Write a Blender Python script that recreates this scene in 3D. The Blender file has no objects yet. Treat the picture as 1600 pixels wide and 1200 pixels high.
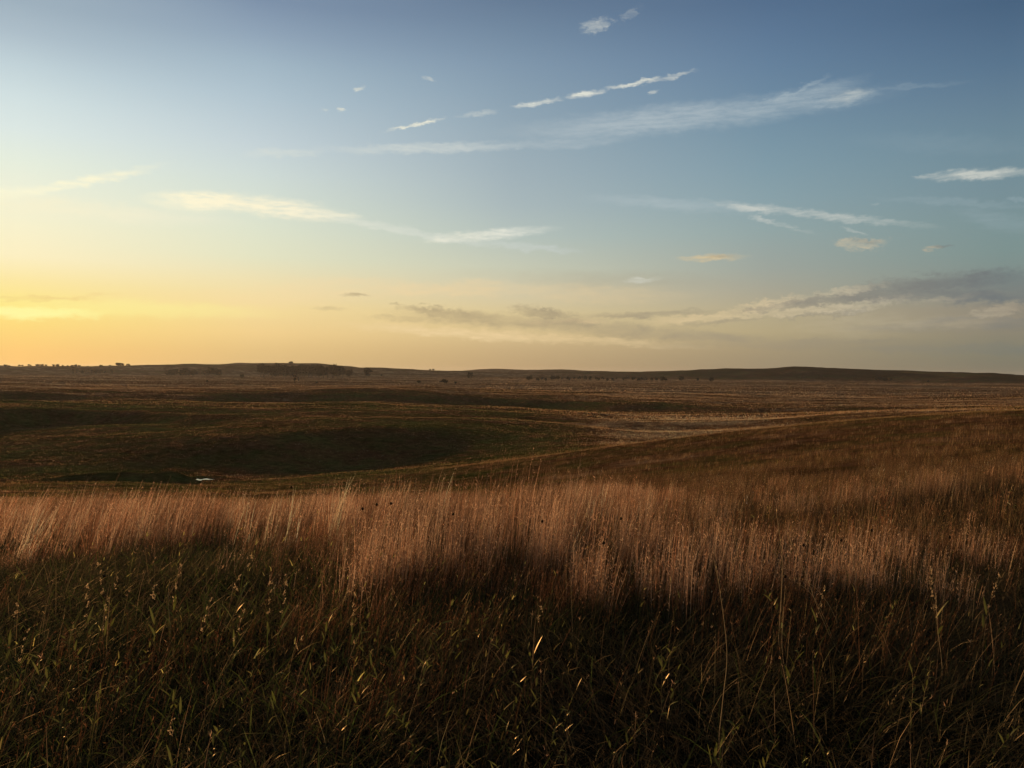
import bpy, math, random
import numpy as np
from mathutils import Matrix, Vector, Euler
random.seed(7); RNG = np.random.default_rng(11)
R = math.radians
sc = bpy.context.scene
COL = sc.collection

# ------------------------------------------------------------------ camera
F = 1305.0                      # focal length in pixels of the 1600 px photo
EYE = 1.65
PITCH, ROLL = -0.75, 0.46
cam = bpy.data.cameras.new('camera'); camo = bpy.data.objects.new('camera', cam); COL.objects.link(camo)
cam.sensor_width = 36; cam.lens = 36 * F / 1600
cam.clip_start = 0.05; cam.clip_end = 60000
MC = Matrix.Rotation(R(90 + PITCH), 3, 'X') @ Matrix.Rotation(R(ROLL), 3, 'Z')
camo.matrix_world = Matrix.Translation((0, 0, EYE)) @ MC.to_4x4()
sc.camera = camo
MCN = np.array(MC)

def pdir(px, py):
    d = MC @ Vector(((px - 800) / F, (600 - py) / F, -1)); d.normalize(); return d
def pang(px, py):               # azimuth, elevation in degrees
    d = pdir(px, py); return math.degrees(math.atan2(d.x, d.y)), math.degrees(math.asin(d.z))

# ------------------------------------------------------------------ sun, world
SUN_AZ, SUN_EL = -41.0, 6.2
sl = bpy.data.lights.new('sun', 'SUN'); slo = bpy.data.objects.new('sun', sl); COL.objects.link(slo)
sl.energy = 5.0; sl.angle = R(0.6); sl.color = (1.0, 0.62, 0.32)
sd = Vector((math.sin(R(SUN_AZ)) * math.cos(R(SUN_EL)), math.cos(R(SUN_AZ)) * math.cos(R(SUN_EL)), math.sin(R(SUN_EL))))
slo.rotation_euler = sd.to_track_quat('Z', 'Y').to_euler()
sc.view_settings.view_transform = 'Standard'; sc.view_settings.look = 'None'
sc.view_settings.exposure = 0.0; sc.view_settings.gamma = 1.0
sc.view_settings.use_curve_mapping = False

W = bpy.data.worlds.new('World'); sc.world = W; W.use_nodes = True
nt = W.node_tree; N = nt.nodes; L = nt.links; N.clear()
def node(t, **k):
    n = N.new(t)
    for a, b in k.items(): setattr(n, a, b)
    return n
def lin(c):
    return tuple((v / 255 / 12.92 if v / 255 <= .04045 else ((v / 255 + .055) / 1.055) ** 2.4) for v in c)
def math_n(op, a, b=None, c=None, clamp=False):
    n = node('ShaderNodeMath', operation=op, use_clamp=clamp)
    for i, v in enumerate((a, b, c)):
        if v is None: continue
        if isinstance(v, (int, float)): n.inputs[i].default_value = v
        else: L.new(v, n.inputs[i])
    return n.outputs[0]
def mix_c(f, a, b, mode='MIX'):
    n = node('ShaderNodeMix', data_type='RGBA', blend_type=mode)
    for i, v in ((0, f), (6, a), (7, b)):
        if isinstance(v, (int, float)): n.inputs[i].default_value = v
        elif isinstance(v, tuple): n.inputs[i].default_value = (*v[:3], 1)
        else: L.new(v, n.inputs[i])
    return n.outputs[2]
tc = node('ShaderNodeTexCoord'); sep = node('ShaderNodeSeparateXYZ'); L.new(tc.outputs['Generated'], sep.inputs[0])
az = math_n('MULTIPLY', math_n('ARCTAN2', sep.outputs[0], sep.outputs[1]), 180 / math.pi)
el = math_n('MULTIPLY', math_n('ARCSINE', sep.outputs[2]), 180 / math.pi)
def mrange(v, a, b, c=0, d=1, mode='LINEAR'):
    n = node('ShaderNodeMapRange', interpolation_type=mode)
    L.new(v, n.inputs[0])
    for i, x in ((1, a), (2, b), (3, c), (4, d)): n.inputs[i].default_value = x
    return n.outputs[0]

sky = node('ShaderNodeTexSky', sky_type='NISHITA'); sky.sun_disc = False
sky.sun_elevation = R(SUN_EL); sky.sun_rotation = R(SUN_AZ); sky.air_density = 1.2; sky.dust_density = 2.0
nish = node('ShaderNodeVectorMath', operation='SCALE'); L.new(sky.outputs[0], nish.inputs[0]); nish.inputs[3].default_value = 0.07

SKYC = {
 30: {0:(158,176,189),50:(173,190,201),100:(193,210,216),150:(209,224,225),200:(220,232,228),250:(230,238,222),300:(240,241,216),350:(248,242,206),400:(253,240,195),440:(253,232,162),480:(254,230,132),520:(254,214,124),548:(254,203,118),572:(250,194,106)},
 400:{0:(126,146,170),50:(144,164,184),100:(163,184,198),150:(177,196,207),220:(196,210,215),270:(207,219,215),320:(216,225,210),360:(223,228,204),400:(228,228,196),440:(240,224,176),480:(245,219,156),520:(242,208,142),548:(228,193,130),572:(216,182,122)},
 800:{0:(102,124,149),50:(115,138,161),100:(128,151,172),150:(138,160,177),200:(148,168,181),270:(160,177,185),320:(169,184,187),370:(182,194,187),420:(200,202,180),460:(212,200,166),490:(218,198,150),520:(214,190,141),545:(200,173,128),572:(186,158,116)},
 1200:{0:(84,110,140),50:(93,120,149),100:(101,129,156),150:(109,137,160),200:(118,146,164),260:(128,155,168),310:(137,161,169),360:(146,165,165),420:(158,165,156),460:(170,165,145),490:(180,168,137),518:(180,165,129),545:(165,149,118),575:(150,136,110)},
 1570:{0:(72,99,127),50:(81,108,135),100:(89,117,142),150:(99,126,147),200:(108,135,151),250:(114,140,152),300:(119,143,151),350:(123,146,148),390:(125,146,144),440:(130,142,136),480:(142,136,122),515:(140,133,115),548:(129,127,109),578:(122,118,102)},
}
EL0, EL1 = -5.0, 60.0
elr = mrange(el, EL0, EL1)
cols = []
for px in sorted(SKYC):
    rp = node('ShaderNodeValToRGB'); L.new(elr, rp.inputs[0]); e = rp.color_ramp.elements
    st = sorted((((pang(px, py)[1] - EL0) / (EL1 - EL0)), lin(c)) for py, c in SKYC[px].items())
    top = st[-1][1]; st.append((1.0, tuple(v * .55 for v in top)))
    while len(e) < len(st): e.new(0.5)
    for i, (p, c) in enumerate(st): e[i].position = p
    for i, (p, c) in enumerate(st): e[i].color = (*c, 1)
    cols.append((pang(px, 300)[0], rp.outputs[0]))
skc = cols[0][1]
for (a0, _), (a1, c1) in zip(cols, cols[1:]):
    skc = mix_c(mrange(az, a0, a1), skc, c1)
fr = math_n('MULTIPLY', mrange(math_n('ABSOLUTE', az), 45, 85, 1, 0, 'SMOOTHSTEP'), mrange(el, 35, 60, 1, 0, 'SMOOTHSTEP'))
skc = mix_c(fr, nish.outputs[0], skc)

# clouds: streaks and banks placed by direction in the sky
uv = node('ShaderNodeCombineXYZ'); L.new(az, uv.inputs[0]); L.new(el, uv.inputs[1])
def noise(scale, stretch, detail=5, rough=.6, off=0):
    m = node('ShaderNodeMapping'); L.new(uv.outputs[0], m.inputs[0]); m.inputs['Scale'].default_value = (scale * stretch, scale, 1); m.inputs['Location'].default_value = (off, off, 0)
    m.inputs['Rotation'].default_value = (0, 0, R(-5))
    n = node('ShaderNodeTexNoise'); L.new(m.outputs[0], n.inputs[0]); n.inputs['Scale'].default_value = 1; n.inputs['Detail'].default_value = detail; n.inputs['Roughness'].default_value = rough
    return n
nw = noise(2.0, .45, 6, .68)               # warp
wv = node('ShaderNodeVectorMath', operation='SUBTRACT'); L.new(nw.outputs['Color'], wv.inputs[0]); wv.inputs[1].default_value = (.5, .5, .5)
nw2 = noise(.35, .45, 3, .5, 3)
wv2 = node('ShaderNodeVectorMath', operation='SUBTRACT'); L.new(nw2.outputs['Color'], wv2.inputs[0]); wv2.inputs[1].default_value = (.5, .5, .5)
def warped(a, b):
    v = uv.outputs[0]
    for w, s in ((wv, a), (wv2, b)):
        m = node('ShaderNodeVectorMath', operation='MULTIPLY_ADD'); L.new(w.outputs[0], m.inputs[0]); m.inputs[1].default_value = (s * 2.5, s, 0); L.new(v, m.inputs[2]); v = m.outputs[0]
    return v
np_ = noise(3.4, .62, 5, .62, 5)
wv3 = node('ShaderNodeVectorMath', operation='SUBTRACT'); L.new(np_.outputs['Color'], wv3.inputs[0]); wv3.inputs[1].default_value = (.5, .5, .5)
UVS = {'t': warped(.80, .12), 'w': warped(1.0, .5), 'b': warped(1.5, 1.1), 'v': warped(1.0, 2.0), 'p': None}
m_ = node('ShaderNodeVectorMath', operation='MULTIPLY_ADD'); L.new(wv3.outputs[0], m_.inputs[0]); m_.inputs[1].default_value = (1.9, 1.0, 0); L.new(UVS['w'], m_.inputs[2]); UVS['p'] = m_.outputs[0]
nf = mrange(noise(3.6, .16, 7, .70, 7).outputs['Fac'], .34, .60)       # fine streak modulation
ng = mrange(noise(1.0, .35, 7, .62, 12).outputs['Fac'], .38, .60)      # bank modulation
def streak(cx, cy, hl, ht, ang, s, kind):
    dx, dy = math.cos(R(ang)) * hl, -math.sin(R(ang)) * hl
    a0, e0 = pang(cx - dx, cy - dy); a1, e1 = pang(cx + dx, cy + dy); a, e = pang(cx, cy)
    et = pang(cx, cy - ht)[1] - e
    g = node('ShaderNodeTexGradient', gradient_type='SPHERICAL'); L.new(UVS[kind], g.inputs[0]); tm = g.texture_mapping
    K = 1.25
    tm.vector_type = 'TEXTURE'; tm.translation = (a, e, 0); tm.rotation = (0, 0, math.atan2(e1 - e0, a1 - a0))
    tm.scale = (K * math.hypot(a1 - a0, e1 - e0) / 2, K * et, 1)
    return mrange(g.outputs['Fac'], 0, {'b': .45, 'p': .68}.get(kind, .80), 0, s, 'SMOOTHSTEP')
def layer(lst, mod, floor):
    acc = None
    for t in lst:
        k = streak(*t)
        acc = k if acc is None else math_n('MAXIMUM', acc, k)
    if mod is not None:
        acc = math_n('MULTIPLY', acc, mrange(mod, 0, 1, floor, 1))
    return acc
LIGHT = [
 (932,40,22,13,20,.30,'p'),(985,20,18,8,30,.16,'p'),(940,36,14,9,40,.2,'t'),(562,139,7,4,10,.55,'t'),(668,124,7,4,-20,.5,'t'),(533,173,6,4,0,.5,'t'),(508,170,4,3,0,.25,'t'),
 (1021,145,8,3.5,10,.6,'t'),(648,195,40,4,14,.7,'t'),(838,161,36,4.5,10,.62,'t'),(915,147,27,5.5,8,.72,'t'),(995,130,46,4.5,11,.8,'t'),(1055,118,34,4,14,.4,'t'),
 (745,178,32,4,8,.22,'t'),(1325,150,34,12,12,.30,'t'),(1370,318,6,3,0,.2,'t'),
 (110,288,135,8,11,.62,'t'),(30,300,60,8,4,.45,'t'),(325,315,88,14,-2,.90,'t'),(440,326,100,14,-7,.75,'t'),(525,336,42,6,-4,.5,'t'),
 (700,373,34,6,4,.55,'t'),(765,366,90,8,5,.6,'t'),(1525,273,80,8,3,.8,'t'),(1445,277,20,4,0,.5,'t'),
 (1180,326,55,5.5,-7,.55,'t'),(1275,335,155,6,-7,.45,'t'),(1195,343,26,5,-16,.45,'t'),(1335,361,20,3.5,-16,.35,'t'),(1000,438,28,4.5,4,.35,'t'),(1225,352,46,4,-15,.22,'t')]
WISP = [
 (1080,184,290,24,6,.36,'w'),(1245,152,105,18,14,.36,'w'),(1225,150,60,7,22,.4,'w'),(1250,140,50,6,26,.4,'w'),(1195,158,60,6,20,.3,'w'),(1290,138,40,4,30,.2,'w'),(1305,156,70,13,9,.42,'w'),(1210,166,150,14,7,.34,'w'),(1420,135,90,5,4,.14,'w'),
 (690,231,180,9,1,.34,'w'),(450,238,70,7,2,.18,'w'),(880,222,130,10,3,.16,'w'),(150,330,240,17,-5,.42,'w'),(620,358,190,7,-10,.34,'w'),(820,385,90,6,-5,.3,'w'),(800,382,80,7,-5,.2,'w'),
 (1050,320,140,11,-3,.2,'w'),(1500,318,130,7,-3,.16,'w'),(1560,345,70,16,-12,.16,'w'),(1590,311,24,5,2,.25,'w'),(1480,225,150,18,-3,.07,'w')]
PEACH = [
 (1110,403,50,5,1,.8,'t'),(1343,382,42,8,1,.62,'p'),(1456,388,18,4,2,.75,'t'),
 (1130,494,100,8,7,.75,'p'),(1205,475,55,9,9,.85,'p'),(1290,484,80,8,4,.7,'p'),(1320,456,60,7,9,.6,'p'),(1380,470,60,6,6,.55,'p'),(1555,486,50,9,8,.7,'p'),(1500,464,75,5,6,.5,'w'),(1330,486,40,5,6,.6,'p'),(1240,490,60,6,4,.6,'p'),(1480,505,140,12,2,.35,'w'),
 (1240,470,28,4,6,.7,'t'),(1060,500,60,6,3,.5,'w'),(1340,508,110,20,2,.22,'w'),(905,503,40,3.5,0,.8,'t'),(850,504,36,4,0,.55,'t'),
 (690,450,160,13,-2,.45,'v'),(900,456,170,12,-2,.28,'v'),(420,462,220,14,2,.35,'v'),(540,440,90,7,2,.3,'w'),(760,523,200,8,-4,.7,'w'),(930,532,160,6,-4,.5,'w')]
DARK = [
 (556,462,22,3.5,0,.6,'t'),(515,482,27,3.5,-2,.5,'t'),(620,475,14,2.5,-4,.4,'t'),(700,489,75,8,-6,.7,'p'),(770,500,150,11,-4,.62,'w'),(855,490,55,9,-6,.75,'p'),(900,508,130,11,-4,.62,'w'),
 (640,498,70,5,-2,.35,'w'),(1000,520,150,11,-4,.62,'w'),(1100,528,110,9,-3,.45,'w'),(1010,491,110,5,2,.6,'w'),(1300,534,140,5,0,.3,'w'),
 (1580,438,170,20,1,.95,'p'),(1450,442,115,15,6,.85,'p'),(1350,462,100,9,8,.75,'p'),(1255,474,70,8,7,.7,'p'),(1570,458,120,14,3,.9,'p'),(1440,460,120,9,4,.8,'p'),(1205,482,60,5,7,.6,'p'),(1290,492,70,4,5,.5,'p'),(1590,505,80,9,4,.4,'w'),(1500,545,260,9,0,.3,'w'),(1200,540,200,6,0,.25,'w'),
 (1110,506,90,4,6,.4,'w'),(1420,515,110,7,0,.28,'w'),(1480,500,60,5,6,.35,'w'),(1352,378,26,4,-4,.45,'t'),(1470,386,18,2.5,2,.5,'t'),(1128,401,24,2.5,0,.4,'t'),(930,437,220,16,-2,.16,'v')]
GLOW = [(40,487,150,13,0,1.0,'w'),(0,487,90,12,0,1.0,'w'),(200,482,260,16,-2,.35,'w')]
WARMD = [(60,464,130,4,2,.28,'w')]
azr = mrange(az, -35, 35)
def azc(stops):
    rp = node('ShaderNodeValToRGB'); L.new(azr, rp.inputs[0]); e = rp.color_ramp.elements
    while len(e) < len(stops): e.new(0.5)
    for i, (p, c) in enumerate(stops): e[i].position = (pang(p, 400)[0] + 35) / 70
    for i, (p, c) in enumerate(stops): e[i].color = (*lin(c), 1)
    return rp.outputs[0]
skc = mix_c(layer([(a, b, c, d, e, f * 1.35, k) for a, b, c, d, e, f, k in WISP], nf, .45), skc, azc([(0, (252, 243, 205)), (500, (236, 235, 218)), (900, (205, 212, 212)), (1600, (160, 178, 186))]))
skc = mix_c(layer(WARMD, nf, .4), skc, (.70, .40, .15))
skc = mix_c(layer(GLOW, None, 0), skc, (1.0, .93, .36))
skc = mix_c(layer([(a, b, c * 1.05, d * 1.1, e, f * 1.15, k) for a, b, c, d, e, f, k in PEACH], nf, .35), skc, azc([(0, (255, 226, 160)), (500, (246, 218, 168)), (900, (232, 204, 155)), (1130, (212, 192, 152)), (1350, (198, 186, 160)), (1600, (164, 153, 133))]))
skc = mix_c(layer([(a, b, c * 1.05, d * (1.35 if k == 'b' else 1.15), e, f, k) for a, b, c, d, e, f, k in DARK], ng, .50), skc, azc([(400, (178, 158, 122)), (800, (160, 145, 118)), (1200, (140, 134, 123)), (1600, (108, 116, 119))]))
skc = mix_c(layer([(a, b, c * 1.10, d * (1.2 if c > 50 else .95), e, min(1.3, f * (1.4 if c > 20 else 1.1)), k) for a, b, c, d, e, f, k in LIGHT], nf, .30), skc, azc([(0, (255, 250, 215)), (400, (253, 244, 212)), (800, (232, 232, 218)), (1200, (206, 208, 200)), (1600, (190, 196, 190))]))
bg = node('ShaderNodeBackground'); L.new(skc, bg.inputs[0]); bg.inputs[1].default_value = 1.0
wo = node('ShaderNodeOutputWorld'); L.new(bg.outputs[0], wo.inputs[0])

# ------------------------------------------------------------------ noise helpers
def vnoise(x, y, seed=0):
    xi = np.floor(x).astype(np.int64); yi = np.floor(y).astype(np.int64); fx = x - xi; fy = y - yi
    def h(a, b):
        n = (a * 374761393 + b * 668265263 + seed * 1442695041) & 0xffffffff
        n = ((n ^ (n >> 13)) * 1274126177) & 0xffffffff
        n = n ^ (n >> 16)
        return (n & 0xffff) / 65535.0
    fx = fx * fx * (3 - 2 * fx); fy = fy * fy * (3 - 2 * fy)
    return (h(xi, yi) * (1 - fx) + h(xi + 1, yi) * fx) * (1 - fy) + (h(xi, yi + 1) * (1 - fx) + h(xi + 1, yi + 1) * fx) * fy
def fbm(x, y, oct=4, seed=0):
    s = 0; a = 1; t = 0
    for i in range(oct):
        s = s + a * vnoise(x + 17.3 * i, y - 9.1 * i, seed + i); t += a; a *= .5; x = x * 2.03; y = y * 2.03
    return s / t - .5

# ------------------------------------------------------------------ terrain height
XS = np.array([0, 200, 400, 600, 800, 1000, 1200, 1400, 1600.])
FX = np.array([0,60,100,200,260,300,340,370,430,500,530,560,600,680,740,800,830,880,960,1000,1060,1100,1200,1240,1290,1350,1400,1500,1600.])
FY = np.array([573.8,573.2,572.5,571,570,568.3,569.5,567.3,567,567.8,570.5,574,574.5,578.5,581,581,580,578.5,580,581,579,577.5,575.5,572.5,574.5,577,578.5,582.5,586.2])
def yh(x): return 600 + F * math.tan(R(PITCH)) + (x - 800) * math.tan(R(ROLL))
ROWS = [
 (6,'z',[-.12]*9), (10,'z',[-.45,-.45,-.45,-.45,-.45,-.42,-.38,-.33,-.3]),
 (18,'y',[836,834,832,830,824,808,790,778,770]),
 (30,'y',[810,810,808,806,800,785,765,750,742]),
 (50,'y',[788,788,788,787,776,757,735,722,713]),
 (90,'y',[770,768,770,767,751,724,701,683,671]),
 (125,'y',[760,758,760,752,722,692,669,652,642]),
 (165,'y',[750,751,752,744,720,704,688,672,660]),
 (198,'y',[737,738,741,736,712,694,684,670,658]),
 (250,'y',[708,688,673,666,676,686,676,664,654]),
 (300,'y',[690,671,657,652,659,672,668,657,649]),
 (345,'y',[676,668,652,649,657,668,662,653,645]),
 (372,'y',[642,643,643,643,651,659,656,649,642]),
 (440,'y',[631,632,635,632,643,651,651,646,640]),
 (600,'y',[627,624,631,630,641,643,643,640,635]),
 (640,'y',[611,617,615,613,625,630,636,637,634]),
 (730,'y',[603,611,609,606,618,623,630,632,631]),
 (850,'y',[602,609,608,605,615,620,625,628,629]),
 (1000,'y',[600,606,606,604,611,615,620,624,624]),
 (1400,'y',[594,597,599,600,604,607,611,615,616]),
 (2000,'y',[589,590,592,594,597,600,602,606,608]),
 (2950,'y',[586,587,588,589,590,592,594,597,600]),
 (3400,'f',0),
 (3900,'y',[583,583,584,585,587,588,589,591,594]),
 (5200,'g',0),
 (6500,'h',8),
 (14000,'h',4), (30000,'h',2.4)]
RK = np.array([0.] + [r[0] for r in ROWS])
def row_z(az):                 # az array (rad) -> [n, K]
    a = np.clip(az, -R(36), R(36)); px = 800 + F * np.tan(a) * 1.0
    ca = np.cos(a); out = [np.zeros_like(az)]
    for r, t, v in ROWS:
        if t == 'z': z = np.interp(px, XS, v)
        else:
            if t == 'y': y = np.interp(px, XS, v)
            elif t == 'f': y = np.interp(px, FX, FY)
            elif t == 'g': y = yh(px) - 4.5 + 2.0 * np.sin(px * .021) - 1.2 * np.sin(px * .05 + 1)
            else: y = yh(px) + v
            # smooth the piecewise profile a little
            if t == 'y':
                y = (np.interp(px - 60, XS, v) + 2 * y + np.interp(px + 60, XS, v)) / 4
            z = EYE - r * ca * (y - yh(px)) / F
            if t == 'g' : z = np.minimum(z, 30)
        out.append(z)
    Z = np.stack(out, -1)
    b = np.clip((np.abs(az) - R(70)) / R(80), 0, 1)[:, None]
    if (b > 0).any():
        mid = Z.mean(-1, keepdims=True) * 0
        flat = np.interp(RK, [0, 6, 18, 50, 150, 600, 3000, 30000], [0, -.1, -.9, -3.5, -9, -14, -18, -60])[None]
        b = b * b * (3 - 2 * b)
        Z = Z * (1 - b) + flat * b
    return Z
def pchip(az, r):
    Z = row_z(az); h = np.diff(RK); d = np.diff(Z, axis=1) / h
    m = np.zeros_like(Z)
    same = d[:, :-1] * d[:, 1:] > 0
    w1 = 2 * h[1:] + h[:-1]; w2 = h[1:] + 2 * h[:-1]
    with np.errstate(divide='ignore', invalid='ignore'):
        hm = (w1 + w2) / (w1 / d[:, :-1] + w2 / d[:, 1:])
    m[:, 1:-1] = np.where(same, hm, 0); m[:, -1] = d[:, -1]
    i = np.clip(np.searchsorted(RK, r, side='right') - 1, 0, len(RK) - 2); n = np.arange(len(r))
    hh = h[i]; t = (r - RK[i]) / hh
    return (Z[n, i] * (1 + 2 * t) * (1 - t) ** 2 + m[n, i] * hh * t * (1 - t) ** 2 + Z[n, i + 1] * t * t * (3 - 2 * t) + m[n, i + 1] * hh * t * t * (t - 1))
def bump(x, y, cx, cy, a, b, ang, h):
    c, s = math.cos(R(ang)), math.sin(R(ang)); u = ((x - cx) * c + (y - cy) * s) / a; v = (-(x - cx) * s + (y - cy) * c) / b
    return h * np.exp(-(u * u + v * v))
def sstep(a, b, v):
    t = np.clip((v - a) / (b - a), 0, 1); return t * t * (3 - 2 * t)
POND = None
def height(x, y):
    x = np.asarray(x, float); y = np.asarray(y, float); sh = x.shape; x = x.ravel(); y = y.ravel()
    out = np.empty_like(x)
    for s in range(0, len(x), 100000):
        X = x[s:s+100000]; Y = y[s:s+100000]; r = np.hypot(X, Y); a = np.arctan2(X, Y)
        # wander the ridges so that they do not follow circles round the camera
        wob = 1 + .10 * sstep(60, 260, r) * fbm(a * 6 + 3, np.log(r + 1) * 1.2, 2, 5) * 2 * (1 - sstep(2200, 3000, r))
        z = pchip(a, np.clip(r * wob, 0, 29999))
        z += .05 * fbm(X * .9, Y * .9, 2, 1) * sstep(1, 5, r)
        z += (.30 * sstep(20, 60, r)) * fbm(X * .12, Y * .12, 3, 2)
        z += (1.0 * sstep(120, 220, r) + 2.2 * sstep(230, 420, r)) * fbm(X * .017, Y * .026, 3, 3)
        z += 3.4 * sstep(500, 900, r) * (1 - .6 * sstep(2600, 3200, r)) * fbm(X * .0035, Y * .010, 3, 4)
        z += 13 * sstep(2950, 3300, r) * (1 - sstep(3350, 3420, r)) * fbm(X * .006, Y * .004, 4, 6)
        z += 2.2 * sstep(3200, 3400, r) * fbm(X * .004, Y * .004, 3, 8) + 2.4 * sstep(3300, 3400, r) * fbm(X * .018, Y * .018, 3, 18)
        if POND is not None:
            for (cx, cy, ra, rb, zl) in POND:
                d = np.sqrt(((X - cx) / ra) ** 2 + ((Y - cy) / rb) ** 2) + (1.5 * fbm(X / ra * 3.5, Y / rb * 2.5, 3, 9) if ra < 30 else .5 * fbm(X / ra * 1.5, Y / rb * 1.5, 3, 9))
                t = sstep(3.2, 1.2, d)
                z = z * (1 - t) + (zl - .5 * sstep(1.1, .7, d) + .25 * sstep(.95, 1.3, d)) * t
            for b in BUMPS: z += bump(X, Y, *b)
        out[s:s+100000] = z
    return out.reshape(sh)
def hit(px, py, rmin=2.0, rmax=14000):
    d = pdir(px, py); t = np.geomspace(rmin, rmax, 1500)
    z = height(d.x * t, d.y * t); k = np.nonzero(EYE + d.z * t < z)[0]
    i = k[0] if len(k) else len(t) - 1
    return d.x * t[i], d.y * t[i], float(z[i])
p1 = hit(318, 749, 60); p2 = hit(1400, 601.5, 400)
def pond_at(p, hw_px, hd):
    return (p[0], p[1], hw_px * math.hypot(p[0], p[1]) / F, hd, p[2])
pb = hit(215, 752, 60)
POND0 = [pond_at(p1, 20, 2.6), pond_at(p2, 44, 250.0)]
BUMPS = [(pb[0], pb[1] - 1, 9.0, 2.6, 8, 1.45), (pb[0] + 5.5, pb[1] + 1.5, 3.6, 2.2, -12, 1.3), (pb[0] - 9, pb[1] - 3, 6.0, 2.0, 12, .6)]
POND = POND0

# colour zones of the prairie: dryness 0 (green) .. 1 (rust) .. 2 (pale tan)
def dryness(x, y):
    r = np.hypot(x, y); a = np.arctan2(x, y); px = 800 + F * np.tan(np.clip(a, -R(50), R(50)))
    big = fbm(x * .035 + 5, y * .05, 4, 21) + 2.1 * sstep(8, 20, r) * (1 - sstep(70, 125, r)) * fbm(x * .13, y * .11, 3, 25); med = fbm(x * .25, y * .25, 4, 22)
    far = fbm(x * .003, y * .011, 4, 23)
    d = np.full_like(r, .9) + .05 * sstep(6, 14, r) * (1 - sstep(85, 130, r))
    valley = sstep(40, 80, r) * (1 - sstep(420, 700, r))
    left = 1 - sstep(700, 1050, px)
    d = d - valley * left * .45 - valley * (1 - left) * .1
    d = d + sstep(620, 800, r) * .42 + big * 1.5 * sstep(25, 120, r) + med * 1.2 + far * 1.7 * sstep(350, 900, r)
    tan = sstep(880, 980, px) * (1 - sstep(1180, 1300, px)) * sstep(170, 220, r) * (1 - sstep(420, 520, r))
    d = d + tan * .62
    d = d - (.15 + .6 * sstep(850, 1050, px)) * sstep(2900, 3100, r)
    return np.clip(d, 0, 2.0)
C_GREEN = np.array([.098, .096, .028]); C_RUST = np.array([.150, .070, .033]); C_TAN = np.array([.36, .24, .140])
def dcol(d):
    d = d[..., None]; return np.where(d < 1, C_GREEN * (1 - d) + C_RUST * d, C_RUST * (2 - d) + C_TAN * (d - 1))

def mesh_from(name, verts, faces4=None, faces3=None, color=None):
    me = bpy.data.meshes.new(name)
    nv = len(verts); me.vertices.add(nv); me.vertices.foreach_set('co', np.asarray(verts, np.float32).ravel())
    parts = []; tot = []
    if faces4 is not None and len(faces4): parts.append(faces4.ravel()); tot.append(np.full(len(faces4), 4))
    if faces3 is not None and len(faces3): parts.append(faces3.ravel()); tot.append(np.full(len(faces3), 3))
    li = np.concatenate(parts).astype(np.int32); tt = np.concatenate(tot).astype(np.int32)
    me.loops.add(len(li)); me.loops.foreach_set('vertex_index', li)
    me.polygons.add(len(tt)); st = np.concatenate([[0], np.cumsum(tt)[:-1]]).astype(np.int32)
    me.polygons.foreach_set('loop_start', st); me.polygons.foreach_set('loop_total', tt)
    me.update(calc_edges=True)
    if color is not None:
        at = me.color_attributes.new('tint', 'FLOAT_COLOR', 'POINT')
        c = np.ones((nv, 4), np.float32); c[:, :3] = color; at.data.foreach_set('color', c.ravel())
    return me
def link(name, me, mat, parent=None, loc=None):
    o = bpy.data.objects.new(name, me); COL.objects.link(o)
    if mat and not me.materials: me.materials.append(mat)
    if parent: o.parent = parent
    if loc: o.location = loc
    return o
def tag(o, label=None, cat=None, group=None, kind=None):
    for k, v in (('label', label), ('category', cat), ('group', group), ('kind', kind)):
        if v: o[k] = v
    return o
def empty(name, loc, rz=0):
    o = bpy.data.objects.new(name, None); COL.objects.link(o); o.location = loc; o.rotation_euler = (0, 0, rz); return o

# ------------------------------------------------------------------ materials
def mat(name):
    m = bpy.data.materials.new(name); m.use_nodes = True; m.node_tree.nodes.clear(); return m
def mn(m, t, **k):
    n = m.node_tree.nodes.new(t)
    for a, b in k.items(): setattr(n, a, b)
    return n
def ground_mat():
    m = mat('prairie_ground'); l = m.node_tree.links
    at = mn(m, 'ShaderNodeAttribute', attribute_name='tint'); geo = mn(m, 'ShaderNodeNewGeometry')
    def nz(s, d, r):
        n = mn(m, 'ShaderNodeTexNoise'); l.new(geo.outputs['Position'], n.inputs[0]); n.inputs['Scale'].default_value = s; n.inputs['Detail'].default_value = d; n.inputs['Roughness'].default_value = r; return n
    a = nz(.5, 8, .75); b = nz(.03, 6, .7); c = nz(3.0, 4, .7)
    mr = mn(m, 'ShaderNodeMapRange'); l.new(a.outputs['Fac'], mr.inputs[0]); mr.inputs[1].default_value = .3; mr.inputs[2].default_value = .7; mr.inputs[3].default_value = .45; mr.inputs[4].default_value = 1.5
    mr2 = mn(m, 'ShaderNodeMapRange'); l.new(b.outputs['Fac'], mr2.inputs[0]); mr2.inputs[1].default_value = .3; mr2.inputs[2].default_value = .7; mr2.inputs[3].default_value = .6; mr2.inputs[4].default_value = 1.4
    mu = mn(m, 'ShaderNodeMath', operation='MULTIPLY'); l.new(mr.outputs[0], mu.inputs[0]); l.new(mr2.outputs[0], mu.inputs[1])
    vs = mn(m, 'ShaderNodeVectorMath', operation='SCALE'); l.new(at.outputs['Color'], vs.inputs[0]); l.new(mu.outputs[0], vs.inputs[3])
    bp = mn(m, 'ShaderNodeBump'); bp.inputs['Strength'].default_value = .9; bp.inputs['Distance'].default_value = .6; l.new(a.outputs['Fac'], bp.inputs['Height'])
    d = mn(m, 'ShaderNodeBsdfDiffuse'); d.inputs['Roughness'].default_value = .8; l.new(vs.outputs[0], d.inputs[0]); l.new(bp.outputs[0], d.inputs['Normal'])
    o = mn(m, 'ShaderNodeOutputMaterial'); l.new(d.outputs[0], o.inputs[0]); return m
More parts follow.
